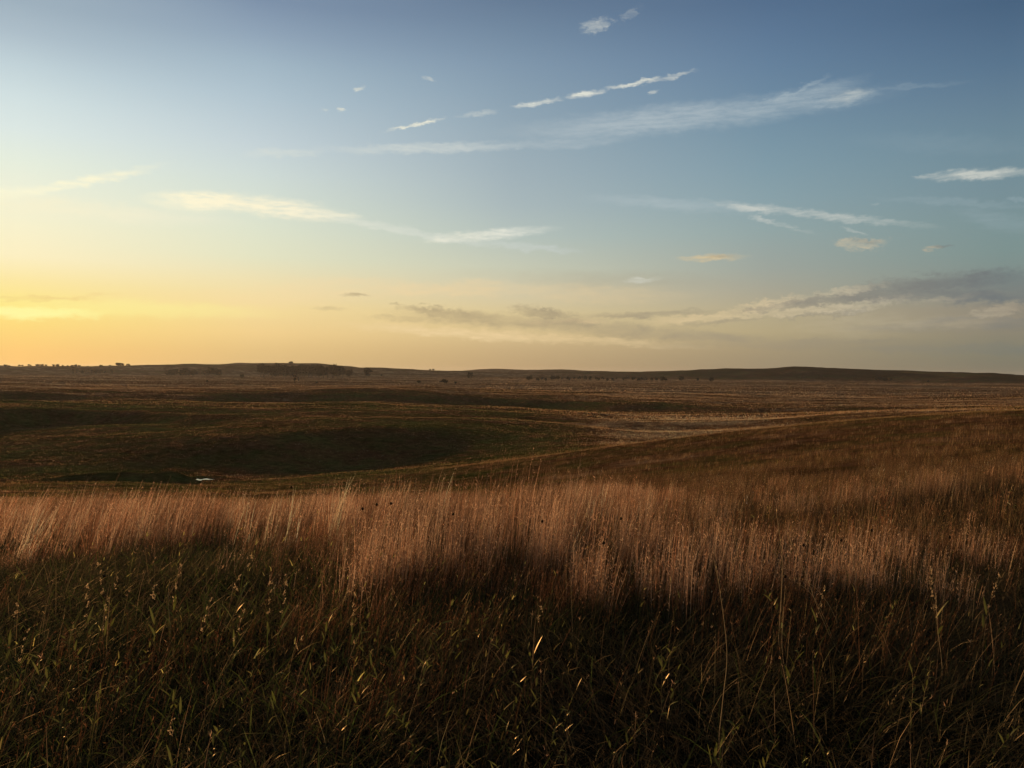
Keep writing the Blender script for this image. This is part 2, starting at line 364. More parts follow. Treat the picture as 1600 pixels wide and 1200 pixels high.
def leaf_mat(name, trans=.45, gloss=.04, rough=.4, base=None):
    m = mat(name); l = m.node_tree.links
    if base is None:
        at = mn(m, 'ShaderNodeAttribute', attribute_name='tint'); col = at.outputs['Color']
    else:
        oi = mn(m, 'ShaderNodeObjectInfo'); geo = mn(m, 'ShaderNodeNewGeometry')
        n = mn(m, 'ShaderNodeTexNoise'); l.new(geo.outputs['Position'], n.inputs[0]); n.inputs['Scale'].default_value = base[2]
        mx = mn(m, 'ShaderNodeMix', data_type='RGBA'); l.new(n.outputs['Fac'], mx.inputs[0]); mx.inputs[6].default_value = (*base[0], 1); mx.inputs[7].default_value = (*base[1], 1); col = mx.outputs[2]
    d = mn(m, 'ShaderNodeBsdfDiffuse'); t = mn(m, 'ShaderNodeBsdfTranslucent'); g = mn(m, 'ShaderNodeBsdfGlossy'); g.inputs['Roughness'].default_value = rough
    l.new(col, d.inputs[0]); l.new(col, t.inputs[0]); g.inputs[0].default_value = (.75, .55, .30, 1)
    a = mn(m, 'ShaderNodeMixShader'); a.inputs[0].default_value = trans; l.new(d.outputs[0], a.inputs[1]); l.new(t.outputs[0], a.inputs[2])
    b = mn(m, 'ShaderNodeMixShader'); b.inputs[0].default_value = gloss; l.new(a.outputs[0], b.inputs[1]); l.new(g.outputs[0], b.inputs[2])
    o = mn(m, 'ShaderNodeOutputMaterial'); l.new(b.outputs[0], o.inputs[0]); return m
M_GROUND = ground_mat(); M_GRASS = leaf_mat('grass_blades', .5, .03, .45)

# ------------------------------------------------------------------ ground sheet
def build_ground():
    fine = np.tan(np.linspace(-1, 1, 620) * .9) / math.tan(.9) * R(46)
    fine = np.linspace(-R(46), R(46), 700)
    coarse = np.linspace(R(46), R(314), 90)[1:-1]
    A = np.concatenate([fine, coarse]); na = len(A)
    Rr = np.concatenate([np.geomspace(.6, 60, 130)[:-1], np.geomspace(60, 900, 380)[:-1], np.geomspace(900, 6000, 330)[:-1], np.geomspace(6000, 29500, 30)]); nr = len(Rr)
    ag, rg = np.meshgrid(A, Rr); x = rg * np.sin(ag); y = rg * np.cos(ag)
    z = height(x, y)
    V = np.stack([x, y, z], -1).reshape(-1, 3); V = np.vstack([V, [[0, 0, 0]]])
    i = np.arange(nr - 1)[:, None] * na; j = np.arange(na)[None]; jn = (j + 1) % na
    f = np.stack([i + j, i + jn, i + na + jn, i + na + j], -1).reshape(-1, 4)[:, ::-1]
    j = np.arange(na); f3 = np.stack([np.full(na, nr * na), (j + 1) % na, j], -1)
    d = dryness(V[:, 0], V[:, 1]); c = dcol(d)
    pv = 800 + F * np.tan(np.clip(np.arctan2(V[:, 0], V[:, 1]), -1, 1)); rv = np.hypot(V[:, 0], V[:, 1])
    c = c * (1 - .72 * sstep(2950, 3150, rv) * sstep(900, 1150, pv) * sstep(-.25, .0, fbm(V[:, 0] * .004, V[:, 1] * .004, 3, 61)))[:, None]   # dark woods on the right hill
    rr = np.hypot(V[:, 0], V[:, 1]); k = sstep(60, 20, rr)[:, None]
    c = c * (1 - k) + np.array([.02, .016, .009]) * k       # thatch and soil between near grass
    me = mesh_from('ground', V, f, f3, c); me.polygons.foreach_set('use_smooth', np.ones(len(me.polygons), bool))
    o = link('ground', me, M_GROUND); tag(o, 'rolling prairie ground with dark hollows and sunlit ridges', 'ground', kind='structure')
build_ground()

# ------------------------------------------------------------------ water
def water_mat(name, rough):
    m = mat(name); l = m.node_tree.links
    p = mn(m, 'ShaderNodeBsdfPrincipled'); p.inputs['Base Color'].default_value = (.02, .025, .02, 1); p.inputs['Roughness'].default_value = rough; p.inputs['IOR'].default_value = 1.33
    n = mn(m, 'ShaderNodeTexNoise'); n.inputs['Scale'].default_value = 2; g = mn(m, 'ShaderNodeNewGeometry'); l.new(g.outputs['Position'], n.inputs[0])
    b = mn(m, 'ShaderNodeBump'); b.inputs['Strength'].default_value = .15; b.inputs['Distance'].default_value = .05; l.new(n.outputs['Fac'], b.inputs['Height']); l.new(b.outputs[0], p.inputs['Normal'])
    o = mn(m, 'ShaderNodeOutputMaterial'); l.new(p.outputs[0], o.inputs[0]); return m
MW = water_mat('water', .08); ML = water_mat('lake', .02); ML.node_tree.nodes['Bump'].inputs['Strength'].default_value = 0.0
for (cx, cy, ra, rb, zl), nm, lb in zip(POND, ('pond_water', 'lake_water'), ('small bright pond in the green hollow at left', 'thin blue lake far off below the dark hills at right')):
    k = 64; th = np.linspace(0, 2 * np.pi, k, endpoint=False)
    V = np.stack([cx + np.cos(th) * ra * 1.35, cy + np.sin(th) * rb * 1.35, np.full(k, zl - .08)], -1); V = np.vstack([V, [[cx, cy, zl - .08]]])
    f3 = np.stack([np.arange(k), (np.arange(k) + 1) % k, np.full(k, k)], -1)
    o = link(nm, mesh_from(nm, V, None, f3), MW if ra < 30 else ML); tag(o, lb, 'water', kind='structure')

# ------------------------------------------------------------------ trees
M_CROWN = leaf_mat('tree_leaves', .3, .0, .5, ((.010, .012, .006), (.022, .022, .010), .4))
M_BARK = leaf_mat('tree_bark', .0, .0, .5, ((.05, .04, .03), (.08, .06, .045), 2))
def crown_mesh(name, h, w, lobes, seed, base=.28, n=900, leaf=.55):
    r = np.random.default_rng(seed); cs = []
    for i in range(lobes):
        t = r.uniform(); a = r.uniform(0, 6.283); z = h * (base + (1 - base) * (.15 + .72 * t)); rad = w * .5 * (1 - .45 * abs(t - .4)) * r.uniform(.2, .75)
        cs.append((math.cos(a) * rad, math.sin(a) * rad, z, w * r.uniform(.14, .24)))
    c = np.array(cs); i = r.integers(0, lobes, n); d = r.normal(size=(n, 3)); d /= np.linalg.norm(d, axis=1)[:, None]
    P = c[i, :3] + d * c[i, 3:4] * r.uniform(.35, 1.05, (n, 1)) * np.array([1, 1, .8])
    u = r.normal(size=(n, 3)); u /= np.linalg.norm(u, axis=1)[:, None]; v = np.cross(u, r.normal(size=(n, 3))); v /= np.linalg.norm(v, axis=1)[:, None]
    s = leaf * r.uniform(.5, 1.3, (n, 1))
    V = np.stack([P - u * s - v * s * .3, P + v * s * .8, P + u * s + v * s * .2, P - v * s * .7], 1).reshape(-1, 3)
    f = np.arange(4 * n).reshape(-1, 4); return mesh_from(name, V, f), c
def tube(pts, rad, k=6):
    pts = np.asarray(pts, float); V = []; f = []
    for i, p in enumerate(pts):
        t = pts[min(i + 1, len(pts) - 1)] - pts[max(i - 1, 0)]; t /= np.linalg.norm(t) + 1e-9
        a = np.cross(t, [.31, .95, .05]); a /= np.linalg.norm(a) + 1e-9; b = np.cross(t, a)
        for j in range(k):
            q = 2 * math.pi * j / k; V.append(p + (a * math.cos(q) + b * math.sin(q)) * rad[i])
    for i in range(len(pts) - 1):
        for j in range(k): f.append((i * k + j, i * k + (j + 1) % k, (i + 1) * k + (j + 1) % k, (i + 1) * k + j))
    return np.array(V), np.array(f)
def join(parts):
    V = []; Fc = []; o = 0
    for v, f in parts: V.append(v); Fc.append(f + o); o += len(v)
    return np.vstack(V), np.vstack(Fc)
def trunk_mesh(name, h, w, lobes, seed, base):
    r = np.random.default_rng(seed + 50); P = [tube([(0, 0, -.4), (r.uniform(-.2, .2), 0, h * .25), (r.uniform(-.4, .4), r.uniform(-.3, .3), h * .55), (0, 0, h * .8)], [h * .03, h * .024, h * .014, h * .005])]
    for c in lobes[:8]:
        z0 = h * r.uniform(.18, .5); P.append(tube([(0, 0, z0), (c[0] * .5, c[1] * .5, (z0 + c[2]) / 2 + .3), (c[0], c[1], c[2])], [h * .012, h * .009, h * .003], 5))
    v, f = join(P); return mesh_from(name, v, f)
PROTO = {}
def proto(kind):
    if kind not in PROTO:
        h, w, lob, base, n, leaf, seed = {
            'round': (10, 11, 12, .16, 1000, .50, 1), 'tall': (10, 7.5, 12, .2, 900, .45, 2), 'open': (10, 10, 9, .3, 620, .42, 3),
            'round2': (10, 9.5, 14, .14, 1000, .50, 5), 'bush': (10, 15, 12, .0, 900, .75, 4), 'snag': (10, 3.6, 7, .35, 200, .5, 9)}[kind]
        c, lb = crown_mesh('crown', h, w, lob, seed, base, n, leaf); t = trunk_mesh('trunk', h, w, lb, seed, base)
        c.materials.append(M_CROWN); t.materials.append(M_BARK); PROTO[kind] = (c, t)
    return PROTO[kind]
def tree(px, py, hpx, kind, label, cat='tree', group=None, name='tree', dist=None, wf=1.0):
    """px,py: foot of the tree in the photo; it stands on the real slope there"""
    if dist is None: x, y, z = hit(px, py, 350)
    else:
        d = pdir(px, 583); x, y = d.x * dist, d.y * dist; z = float(height(np.array([x]), np.array([y]))[0])
    D = math.hypot(x, y); h = hpx * 1.22 * D / F; c, t = proto(kind); s = h / 9.3
    rt = empty(name, (x, y, z - .1), random.uniform(0, 6.28)); rt.scale = (s * wf, s * wf, s)
    tag(rt, label, cat, group)
    link('trunk', t, M_BARK, rt); link('crown', c, M_CROWN, rt)
    return rt
ORD = ['first', 'second', 'third', 'fourth', 'fifth', 'sixth', 'seventh', 'eighth', 'ninth', 'tenth', 'eleventh', 'twelfth', 'thirteenth', 'fourteenth', 'fifteenth', 'sixteenth', 'seventeenth', 'eighteenth', 'nineteenth', 'twentieth']
ORD += ['twenty-' + w for w in ORD[:9]] + ['thirtieth'] + ['thirty-' + w for w in ORD[:9]]
GR = 'dense grove under the left hill'
for i in range(17):                                            # dense grove that reads as one mass
    px = 408 + i * 5.6 + random.uniform(-2, 2)
    tree(px, 589.5 + random.uniform(-.6, 1.0), random.uniform(13, 17), random.choice(['tall', 'round', 'round2']), 'dark cottonwood in the dense grove under the flat left hill', group=GR, name='grove_tree')
for i, (px, hp, k) in enumerate([(505,15,'round'),(512,16,'tall'),(520,17,'open'),(528,16,'round2'),(535,14,'open'),(545,11,'round')]):
    tree(px, 591, hp, k, 'cottonwood with gaps under its crown just right of the dense grove', group='looser trees right of the grove', name='cottonwood')
tree(574, 590.8, 13.5, 'round2', 'lone round dark tree standing right of the grove', name='round_tree')
tree(596, 589.5, 4.5, 'round', 'tiny dark tree a little right of the lone round tree', name='round_tree')
tree(637, 588.5, 4.5, 'open', 'tiny pale tree at the foot of the low hill', name='round_tree')
tree(735, 593, 9.5, 'round2', 'small dark round tree alone on the mid plain', name='round_tree')
tree(460, 600, 11, 'snag', 'thin dead looking tree with bare stem before the grove', name='snag_tree')
tree(466, 599, 8, 'snag', 'shorter of the two thin trees before the grove', name='snag_tree')
tree(378, 592, 5.5, 'round', 'small dark bushy tree on the rust plain left of the grove', name='round_tree')
tree(324, 597.5, 2.6, 'bush', 'lone dark shrub on the rust coloured plain', 'shrub', name='shrub')
tree(495, 599, 2.2, 'bush', 'little shrub beside the thin dead looking trees', 'shrub', name='shrub')
tree(654, 599.5, 4, 'bush', 'small dark shrub left of the wide one on the plain', 'shrub', name='shrub')
tree(694, 599.5, 5, 'bush', 'wide low dark shrub on the mid plain', 'shrub', name='shrub', wf=1.5)
tree(712, 600, 3, 'bush', 'small shrub right of the wide low one', 'shrub', name='shrub')
for i in range(13):                                            # pale grove left of the hill
    px = 262 + i * 6.8 + random.uniform(-2.5, 2.5)
    tree(px, 588 + random.uniform(-.6, .8), random.uniform(6, 10.5) + (3 if i in (10, 11) else 0), random.choice(['round', 'open', 'round2']), 'hazy tree in the loose grove below the left ridge', group='loose hazy grove left of the dense one', name='grove_tree')
for i in range(9):
    px = 112 + i * 7.4 + random.uniform(-2, 2)
    tree(px, 584.5, random.uniform(3.5, 6), random.choice(['round', 'round2']), 'faint hazy tree below the ridge at far left', group='faint trees below the far left ridge', name='hazy_tree')
for px, hp in tuple((random.uniform(30, 205), random.uniform(1.0, 2.2)) for _ in range(18)) + ((9,3),(14,2),(60,2.4),(66,2.6),(72,2),(84,2.4),(90,2.8),(113,2),(118,3),(124,2.4),(158,2.6),(172,2),(185,4.2),(190,3.8),(200,3),(453,2.5),(455,3.2)):
    tree(px, 0, hp, 'round', 'tiny tree seen against the sky on the left ridge', group='trees on the left skyline', name='ridge_tree', dist=3330, wf=1.6)
for px, hp in ((672,2),(677,2.2)):
    tree(px, 0, hp, 'round', 'tiny tree on the skyline where the left hill runs out', group='trees where the hill runs out', name='ridge_tree', dist=3330, wf=1.6)
for i in range(34):                                            # scattered line across the middle
    px = 826 + i * 6.6 + random.uniform(-3, 3)
    tree(px, 594.5 + random.uniform(-1.2, 1.6), random.uniform(3, 5.5), random.choice(['round', 'round2', 'bush']), 'small dark tree in the scattered line across the middle plain', group='scattered line of trees across the plain', name='plain_tree')
for px, py, hp, lb in ((830,592,5,'small dark tree at the left end of the scattered line'),(864,594,6,'dark round tree near the left end of the scattered line'),(1065,596,6.5,'dark rounded tree at the right end of the scattered line'),(1090,596,4.5,'small tree between two larger ones right of the line'),(1112,597,6,'wide dark tree last on the right of the line')):
    tree(px, py, hp, 'round2', lb, name='round_tree', wf=1.25)
for px, py, hp in ((1255,593,4),(1282,592,4.5),(1335,592,3.5),(1370,595,4.5),(1376,595,4),(1383,596,4.5),(1392,596,3.5),(1450,598,2.5)):
    tree(px, py, hp, 'bush', 'low dark bush at the foot of the right hill near the lake', 'bush', group='bushes at the foot of the right hill', name='bush')

# ------------------------------------------------------------------ grass
def blades(base, h, w, ldir, lean, curl, col, nseg=3, taper=.8, r=RNG):
    """blades as tapering bent ribbons. base [n,3]; all others [n]; col [n,3]"""
    n = len(base); t = np.linspace(0, 1, nseg + 1)
    L2 = np.stack([np.cos(ldir), np.sin(ldir)], -1); fa = r.uniform(0, 6.283, n); wd = np.stack([np.cos(fa), np.sin(fa)], -1)
    off = (lean[:, None] * t + curl[:, None] * t ** 2.4) * h[:, None]
    zz = h[:, None] * (t - .28 * (np.abs(curl) + np.abs(lean) * .5)[:, None] * t ** 2.5)
    C = np.empty((n, nseg + 1, 3)); C[..., :2] = base[:, None, :2] + L2[:, None] * off[..., None]; C[..., 2] = base[:, None, 2] + zz
    ww = (w[:, None] * (1 - t * taper)); ww[:, -1] = w * .08
    o = np.zeros_like(C); o[..., :2] = wd[:, None] * ww[..., None]
    V = np.stack([C - o, C + o], 2).reshape(-1, 3)
    k = 2 * (nseg + 1); b = np.arange(n)[:, None, None] * k; s = np.arange(nseg)[None, :, None] * 2
    f = (b + s + np.array([0, 1, 3, 2])[None, None]).reshape(-1, 4)
    return V, f, np.repeat(col, k, 0), C
def spikelets(C, per, size, col, r=RNG, t0=.5):
    """small fluffy seed tufts along the upper part of each stem"""
    n, m, _ = C.shape; t = r.uniform(t0, 1, (n, per)) * (m - 1); i = np.minimum(t.astype(int), m - 2); fr = (t - i)[..., None]
    a = np.arange(n)[:, None]; P = (C[a, i] * (1 - fr) + C[a, i + 1] * fr).reshape(-1, 3); k = len(P)
    u = r.normal(size=(k, 3)) * [.5, .5, .25] + [0, 0, .8]; u /= np.linalg.norm(u, axis=1)[:, None]; v = np.cross(u, r.normal(size=(k, 3))); v /= np.linalg.norm(v, axis=1)[:, None]
    s = size * r.uniform(.5, 1.4, (k, 1)); V = np.stack([P, P + u * s * .6 + v * s * .22, P + u * s * 1.3], 1).reshape(-1, 3)
    return V, np.arange(3 * k).reshape(-1, 3), np.repeat(np.repeat(col, per, 0), 3, 0)
class Field:
    def __init__(s): s.V = []; s.F4 = []; s.F3 = []; s.C = []; s.n = 0
    def add(s, V, f, C, tri=False):
        (s.F3 if tri else s.F4).append(f + s.n); s.V.append(V); s.C.append(C); s.n += len(V)
    def build(s, name, label, cat):
        me = mesh_from(name, np.vstack(s.V), np.vstack(s.F4), np.vstack(s.F3) if s.F3 else None, np.vstack(s.C))
        o = link(name, me, M_GRASS); tag(o, label, cat, kind='stuff'); print(name, len(me.polygons)); return o
def scatter(n, r0, r1, a0=-40, a1=40, power=2):
    a = RNG.uniform(R(a0), R(a1), n); u = RNG.uniform(0, 1, n); r = (r0 ** power + u * (r1 ** power - r0 ** power)) ** (1 / power)
    return r * np.sin(a), r * np.cos(a), a, r
def stand(x, y):
    return np.stack([x, y, height(x, y) - .02], -1)
def jit(c, n, s=.25):
    return np.clip(np.asarray(c) * (1 + RNG.normal(0, s, (n, 1))) * (1 + RNG.normal(0, .06, (n, 3))), .004, .9)
def cap(c, m=.85): return np.clip(c, .004, 9) * np.minimum(1, m / np.maximum(c.max(1, keepdims=True), .01))
WIND = R(10)                 # stems lean to the right and a little away
def pxof(a): return 800 + F * np.tan(a)
def tallmask(x, y, a, r):
    """where the tall dry bluestem grows in the foreground"""
    px = pxof(a); e = fbm(x * .5, y * .5, 3, 31)
    inner = np.interp(px, [-400, 0, 250, 420, 620, 900, 1100, 1400, 1900], [8.0, 8.6, 10.5, 9.4, 7.6, 8.2, 8.0, 9.6, 10.5])
    m = sstep(-1.6, 1.6, r - inner - e * 4.0) ** 1.3
    return m

# 1. tall dry grass band
def band():
    fl = Field()
    nt_ = 15000; x, y, a, r = scatter(nt_, 6.5, 30, -46, 40, 1.6)
    m = tallmask(x, y, a, r); px = pxof(a)
    right = sstep(900, 1150, px)
    clump = sstep(-.13, .13, fbm(x * .95, y * .95, 4, 33))
    keep = RNG.uniform(size=nt_) < m * (1 - right * (.6 + .3 * sstep(8, 12, r))) * (1 - .8 * sstep(840, 930, px) * sstep(1500, 1380, px) * sstep(11.5, 9.5, r)) * (.05 + .95 * clump)
    x, y, a, r, px, right, clump = [v[keep] for v in (x, y, a, r, px, right, clump)]
    k = 13; n = len(x) * k; rep = lambda v: np.repeat(v, k)
    hx = RNG.normal(0, .055, n); hy = RNG.normal(0, .055, n); X = rep(x) + hx; Y = rep(y) + hy
    H = rep((.50 + .34 * clump + RNG.normal(0, .13, len(x)) - .05 - .07 * sstep(620, 450, px)) * (1 - right * sstep(9, 15, r) * .45)) * RNG.uniform(.55, 1.12, n)
    pal = np.array([[.41, .235, .140], [.58, .38, .24], [.29, .140, .074], [.18, .080, .042]])
    tuft = RNG.choice(4, len(x), p=[.36, .30, .22, .12]); col = pal[rep(tuft)] * (1 + RNG.normal(0, .16, (n, 1))) * rep(np.clip(RNG.lognormal(-.10, .50, len(x)) * (1 + 2.0 * fbm(x * .55, y * .55, 2, 35)), .25, 2.0))[:, None]; col = col * (1 - .50 * rep(right)[:, None] * np.array([.8, .97, 1.05]))
    leftlean = rep(np.interp(px, [0, 350, 700, 1600], [.34, .20, .12, .05]))
    V, f, C, CC = blades(stand(X, Y), H, RNG.uniform(.0011, .0022, n) * (1 + rep(r) / 22), WIND + RNG.normal(0, .7, n), leftlean + RNG.normal(0, .09, n), np.abs(RNG.normal(.06, .08, n)), np.clip(col, .01, .8), 4, .5)
    # stem colour darkens towards the foot: shade low in the stand, painted in
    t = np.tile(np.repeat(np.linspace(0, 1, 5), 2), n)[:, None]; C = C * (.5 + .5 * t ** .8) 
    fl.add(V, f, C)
    sel = RNG.uniform(size=n) < .62
    glow = np.where(RNG.uniform(size=(sel.sum(), 1)) < .16, 2.1, 1.15); v, f3, c = spikelets(CC[sel], 8, .021, cap(col[sel] * glow), t0=.42); fl.add(v, f3, c, True)  # a few spikelets brightened: sunlit sparkle put into their colour
    # low rust tufts that carry the dry grass down into the dark green
    x, y, a, r = scatter(5200, 4.6, 11, -44, 42, 1.6); px = pxof(a)
    kp = RNG.uniform(size=len(x)) < sstep(-2.8, .5, r - np.interp(px, [-400, 0, 250, 420, 620, 900, 1100, 1400, 1900], [8.0, 8.6, 10.5, 9.4, 7.6, 8.2, 8.0, 9.6, 10.5]) - 3 * fbm(x * .5, y * .5, 3, 31)) * sstep(-.2, .1, fbm(x * 1.3, y * 1.3, 2, 37))
    x, y, r = x[kp], y[kp], r[kp]; k = 12; n = len(x) * k; rep = lambda v: np.repeat(v, k)
    c = pal[RNG.choice(4, len(x), p=[.15, .1, .35, .4])][np.repeat(np.arange(len(x)), k)] * (.75 + RNG.normal(0, .15, (n, 1)))
    V, f, C, CC = blades(stand(rep(x) + RNG.normal(0, .06, n), rep(y) + RNG.normal(0, .06, n)), rep(RNG.uniform(.2, .46, len(x))) * RNG.uniform(.5, 1.1, n), RNG.uniform(.0009, .0017, n), WIND + RNG.normal(0, .9, n), .18 + RNG.normal(0, .12, n), np.abs(RNG.normal(.1, .1, n)), np.clip(c, .01, .6), 4, .5); fl.add(V, f, C)
    v, f3, c2 = spikelets(CC, 2, .014, np.clip(c * np.where(RNG.uniform(size=(n, 1)) < .15, 2.4, 1.2), 0, .9), t0=.5); fl.add(v, f3, c2, True)  # sparkle of low sun painted into some of these seed tufts
    CL = [(930,962,46,128,1.0),(905,950,30,110,.8),(1055,958,26,142,1.5),(1082,950,20,125,1.2),(1012,950,26,104,1.2),(1150,942,30,132,1.0),(1190,930,26,112,.9),(1250,942,36,112,1.1),(1292,930,26,98,.9),(1345,938,26,116,1.2),(1372,932,18,92,.9),
          (842,905,48,132,1.3),(868,895,30,125,1.4),(980,888,34,110,1.0),(1020,880,30,100,.9),(600,925,60,130,1.0),(640,915,50,125,1.1),(560,935,50,120,.9),(700,900,46,120,1.1),(760,900,46,118,1.0),(1480,960,26,90,.7),(1120,900,30,100,.8),(1420,900,30,70,.7),(1540,900,30,70,.7),(1110,830,50,60,.9),(1240,815,60,50,.8),(940,800,60,50,1.0),(1330,800,60,45,.7),(1460,780,60,45,.7)]
    for (px, py, wpx, hpx, br) in CL:
        gx, gy, gz = hit(px, py, 2.5); D = math.hypot(gx, gy); hh = hpx * D / F; sw = wpx * D / F * .33; n = int(50 + 1500 * sw)
        X = gx + RNG.normal(0, sw, n); Y = gy + RNG.normal(.15, max(sw * 1.6, .28), n)
        c = np.clip(pal[RNG.choice(3, n, p=[.35, .5, .15])] * (1 + RNG.normal(0, .3, (n, 1))) * br * (1.25 if py > 870 else .9), .01, 9); c = c * np.minimum(1, .62 / c.max(1, keepdims=True))
        V, f, C, CC = blades(stand(X, Y), hh * RNG.uniform(.35, 1.08, n), RNG.uniform(.0010, .0019, n) * (1 + D / 22), WIND + RNG.normal(0, .8, n), .08 + RNG.normal(0, .08, n), np.abs(RNG.normal(.05, .06, n)), c, 4, .45)
        t = np.tile(np.repeat(np.linspace(0, 1, 5), 2), n)[:, None]; fl.add(V, f, C * (.3 + .7 * t ** .9))  # clump feet darkened in colour to stand for shade
        v, f3, c2 = spikelets(CC, 6, .017, cap(c * np.where(RNG.uniform(size=(n, 1)) < .2, 2.0, 1.2)), t0=.35); fl.add(v, f3, c2, True)  # brighter colour on some spikelets imitates sunlit sparkle
    fl.build('dry_grass', 'tall dry rust and straw coloured grass lit along the meadow edge', 'dry grass')
band()

# 2. short dark grass nearest the camera
def near():
    fl = Field()
    n = 190000; x, y, a, r = scatter(n, 2.2, 24, -44, 42, 1.4); m = tallmask(x, y, a, r); k = RNG.uniform(size=n) > m * .5
    x, y, a, r = x[k], y[k], a[k], r[k]; n = len(x)
    pt = fbm(x * .8, y * .8, 3, 41); gr = (sstep(-.15, .2, fbm(x * .5 + 4, y * .5, 3, 42)) * (1 - .6 * sstep(850, 1250, pxof(a))) * .75 + .25 * sstep(750, 350, pxof(a)))[:, None]
    col = gr * np.array([.042, .050, .017]) + (1 - gr) * np.array([.060, .046, .027]); col = col * (1 + RNG.normal(0, .25, (n, 1)))
    H = (.23 + .20 * pt) * RNG.uniform(.45, 1.3, n)
    V, f, C, _ = blades(stand(x, y), H, RNG.uniform(.0012, .0030, n) * (1 + r / 16), WIND + 9 * fbm(x * .8, y * .8, 2, 44) + RNG.normal(0, .75, n), np.abs(RNG.normal(.45, .3, n)), np.abs(RNG.normal(.45, .30, n)), np.clip(col, .008, .5), 4, .6); fl.add(V, f, C)
    # matted dead litter between the green blades
    n = 70000; x, y, a, r = scatter(n, 2.2, 11, -44, 42, 1.4)
    V, f, C, _ = blades(stand(x, y) + np.array([0, 0, 1]) * RNG.uniform(0, .12, (n, 1)), RNG.uniform(.03, .13, n), RNG.uniform(.0010, .0026, n), RNG.uniform(0, 6.28, n), np.abs(RNG.normal(1.2, .7, n)), RNG.normal(.0, .5, n), jit((.085, .060, .034), n, .4), 4, .6); fl.add(V, f, C)
    # broader green leaves low in the sward
    n = 15000; x, y, a, r = scatter(n, 2.4, 10, -44, 42, 1.4); kk = RNG.uniform(size=n) < .25 + .75 * sstep(1000, 450, pxof(a)); x, y, a, r = x[kk], y[kk], a[kk], r[kk]; n = len(x)
    V, f, C, _ = blades(stand(x, y), RNG.uniform(.10, .32, n), RNG.uniform(.0025, .0055, n), RNG.uniform(0, 6.28, n), np.abs(RNG.normal(.4, .3, n)), np.abs(RNG.normal(.5, .3, n)), jit((.048, .060, .017), n, .35), 4, .5); fl.add(V, f, C)
    # rust coloured tufts among the green
    for (px, py, rad, hh, nn) in ((500,990,.28,.50,420),(720,990,.30,.42,500),(200,1060,.4,.42,500),(600,1100,.35,.40,400),(1340,1010,.5,.55,700),(1150,960,.4,.5,500),(930,930,.4,.55,500),(60,1180,.3,.35,250),(540,870,.6,.6,500)):
        gx, gy, _z = hit(px, py + 25, 2); n = nn // 2; X = gx + RNG.normal(0, rad, n); Y = gy + RNG.normal(0, rad, n)
        c = jit((.11, .050, .024), n); V, f, C, CC = blades(stand(X, Y), hh * RNG.uniform(.4, 1.0, n), RNG.uniform(.0008, .0016, n), WIND + RNG.normal(0, .8, n), RNG.normal(.22, .12, n), np.abs(RNG.normal(.1, .1, n)), c, 4, .5); fl.add(V, f, C)
        v, f3, cc = spikelets(CC, 4, .014, np.clip(c * 1.4, 0, .8)); fl.add(v, f3, cc, True)
    # small leaves on thin stems above the shade, some with sun glints painted in
    n = 520; x, y, a, r = scatter(n, 2.8, 10, -42, 40, 1.5); kk = RNG.uniform(size=n) < .3 + .7 * sstep(1150, 600, pxof(a)); x, y, a, r = x[kk], y[kk], a[kk], r[kk]; n = len(x)
    hh = RNG.uniform(.26, .52, n); B = stand(x, y); V, f, C, CC = blades(B, hh, np.full(n, .0012), WIND + RNG.normal(0, .8, n), RNG.normal(.15, .12, n), np.abs(RNG.normal(.08, .08, n)), jit((.07, .07, .025), n), 4, .4); fl.add(V, f, C)
    for t_ in (2, 3, 4, 4):
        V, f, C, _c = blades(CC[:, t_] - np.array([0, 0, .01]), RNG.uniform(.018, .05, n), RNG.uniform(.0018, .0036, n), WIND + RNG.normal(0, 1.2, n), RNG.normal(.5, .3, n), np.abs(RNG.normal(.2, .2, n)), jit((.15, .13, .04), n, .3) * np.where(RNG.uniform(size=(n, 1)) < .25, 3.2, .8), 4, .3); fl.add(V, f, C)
    # thin pale stalks rising out of the dark grass
    n = 1000; x, y, a, r = scatter(n, 2.8, 12, -42, 40, 1.6)
    V, f, C, CC = blades(stand(x, y), RNG.uniform(.28, .55, n), RNG.uniform(.0008, .0014, n), WIND + RNG.normal(0, .9, n), RNG.normal(.2, .2, n), np.abs(RNG.normal(.12, .14, n)), jit((.22, .15, .08), n), 5, .4); fl.add(V, f, C)
    s = RNG.uniform(size=n) < .5
    v, f3, cc = spikelets(CC[s], 5, .014, jit((.36, .22, .12), s.sum()), t0=.8); fl.add(v, f3, cc, True)
    fl.build('short_grass', 'short dark green and brown grass nearest the viewer in shade', 'grass')
near()

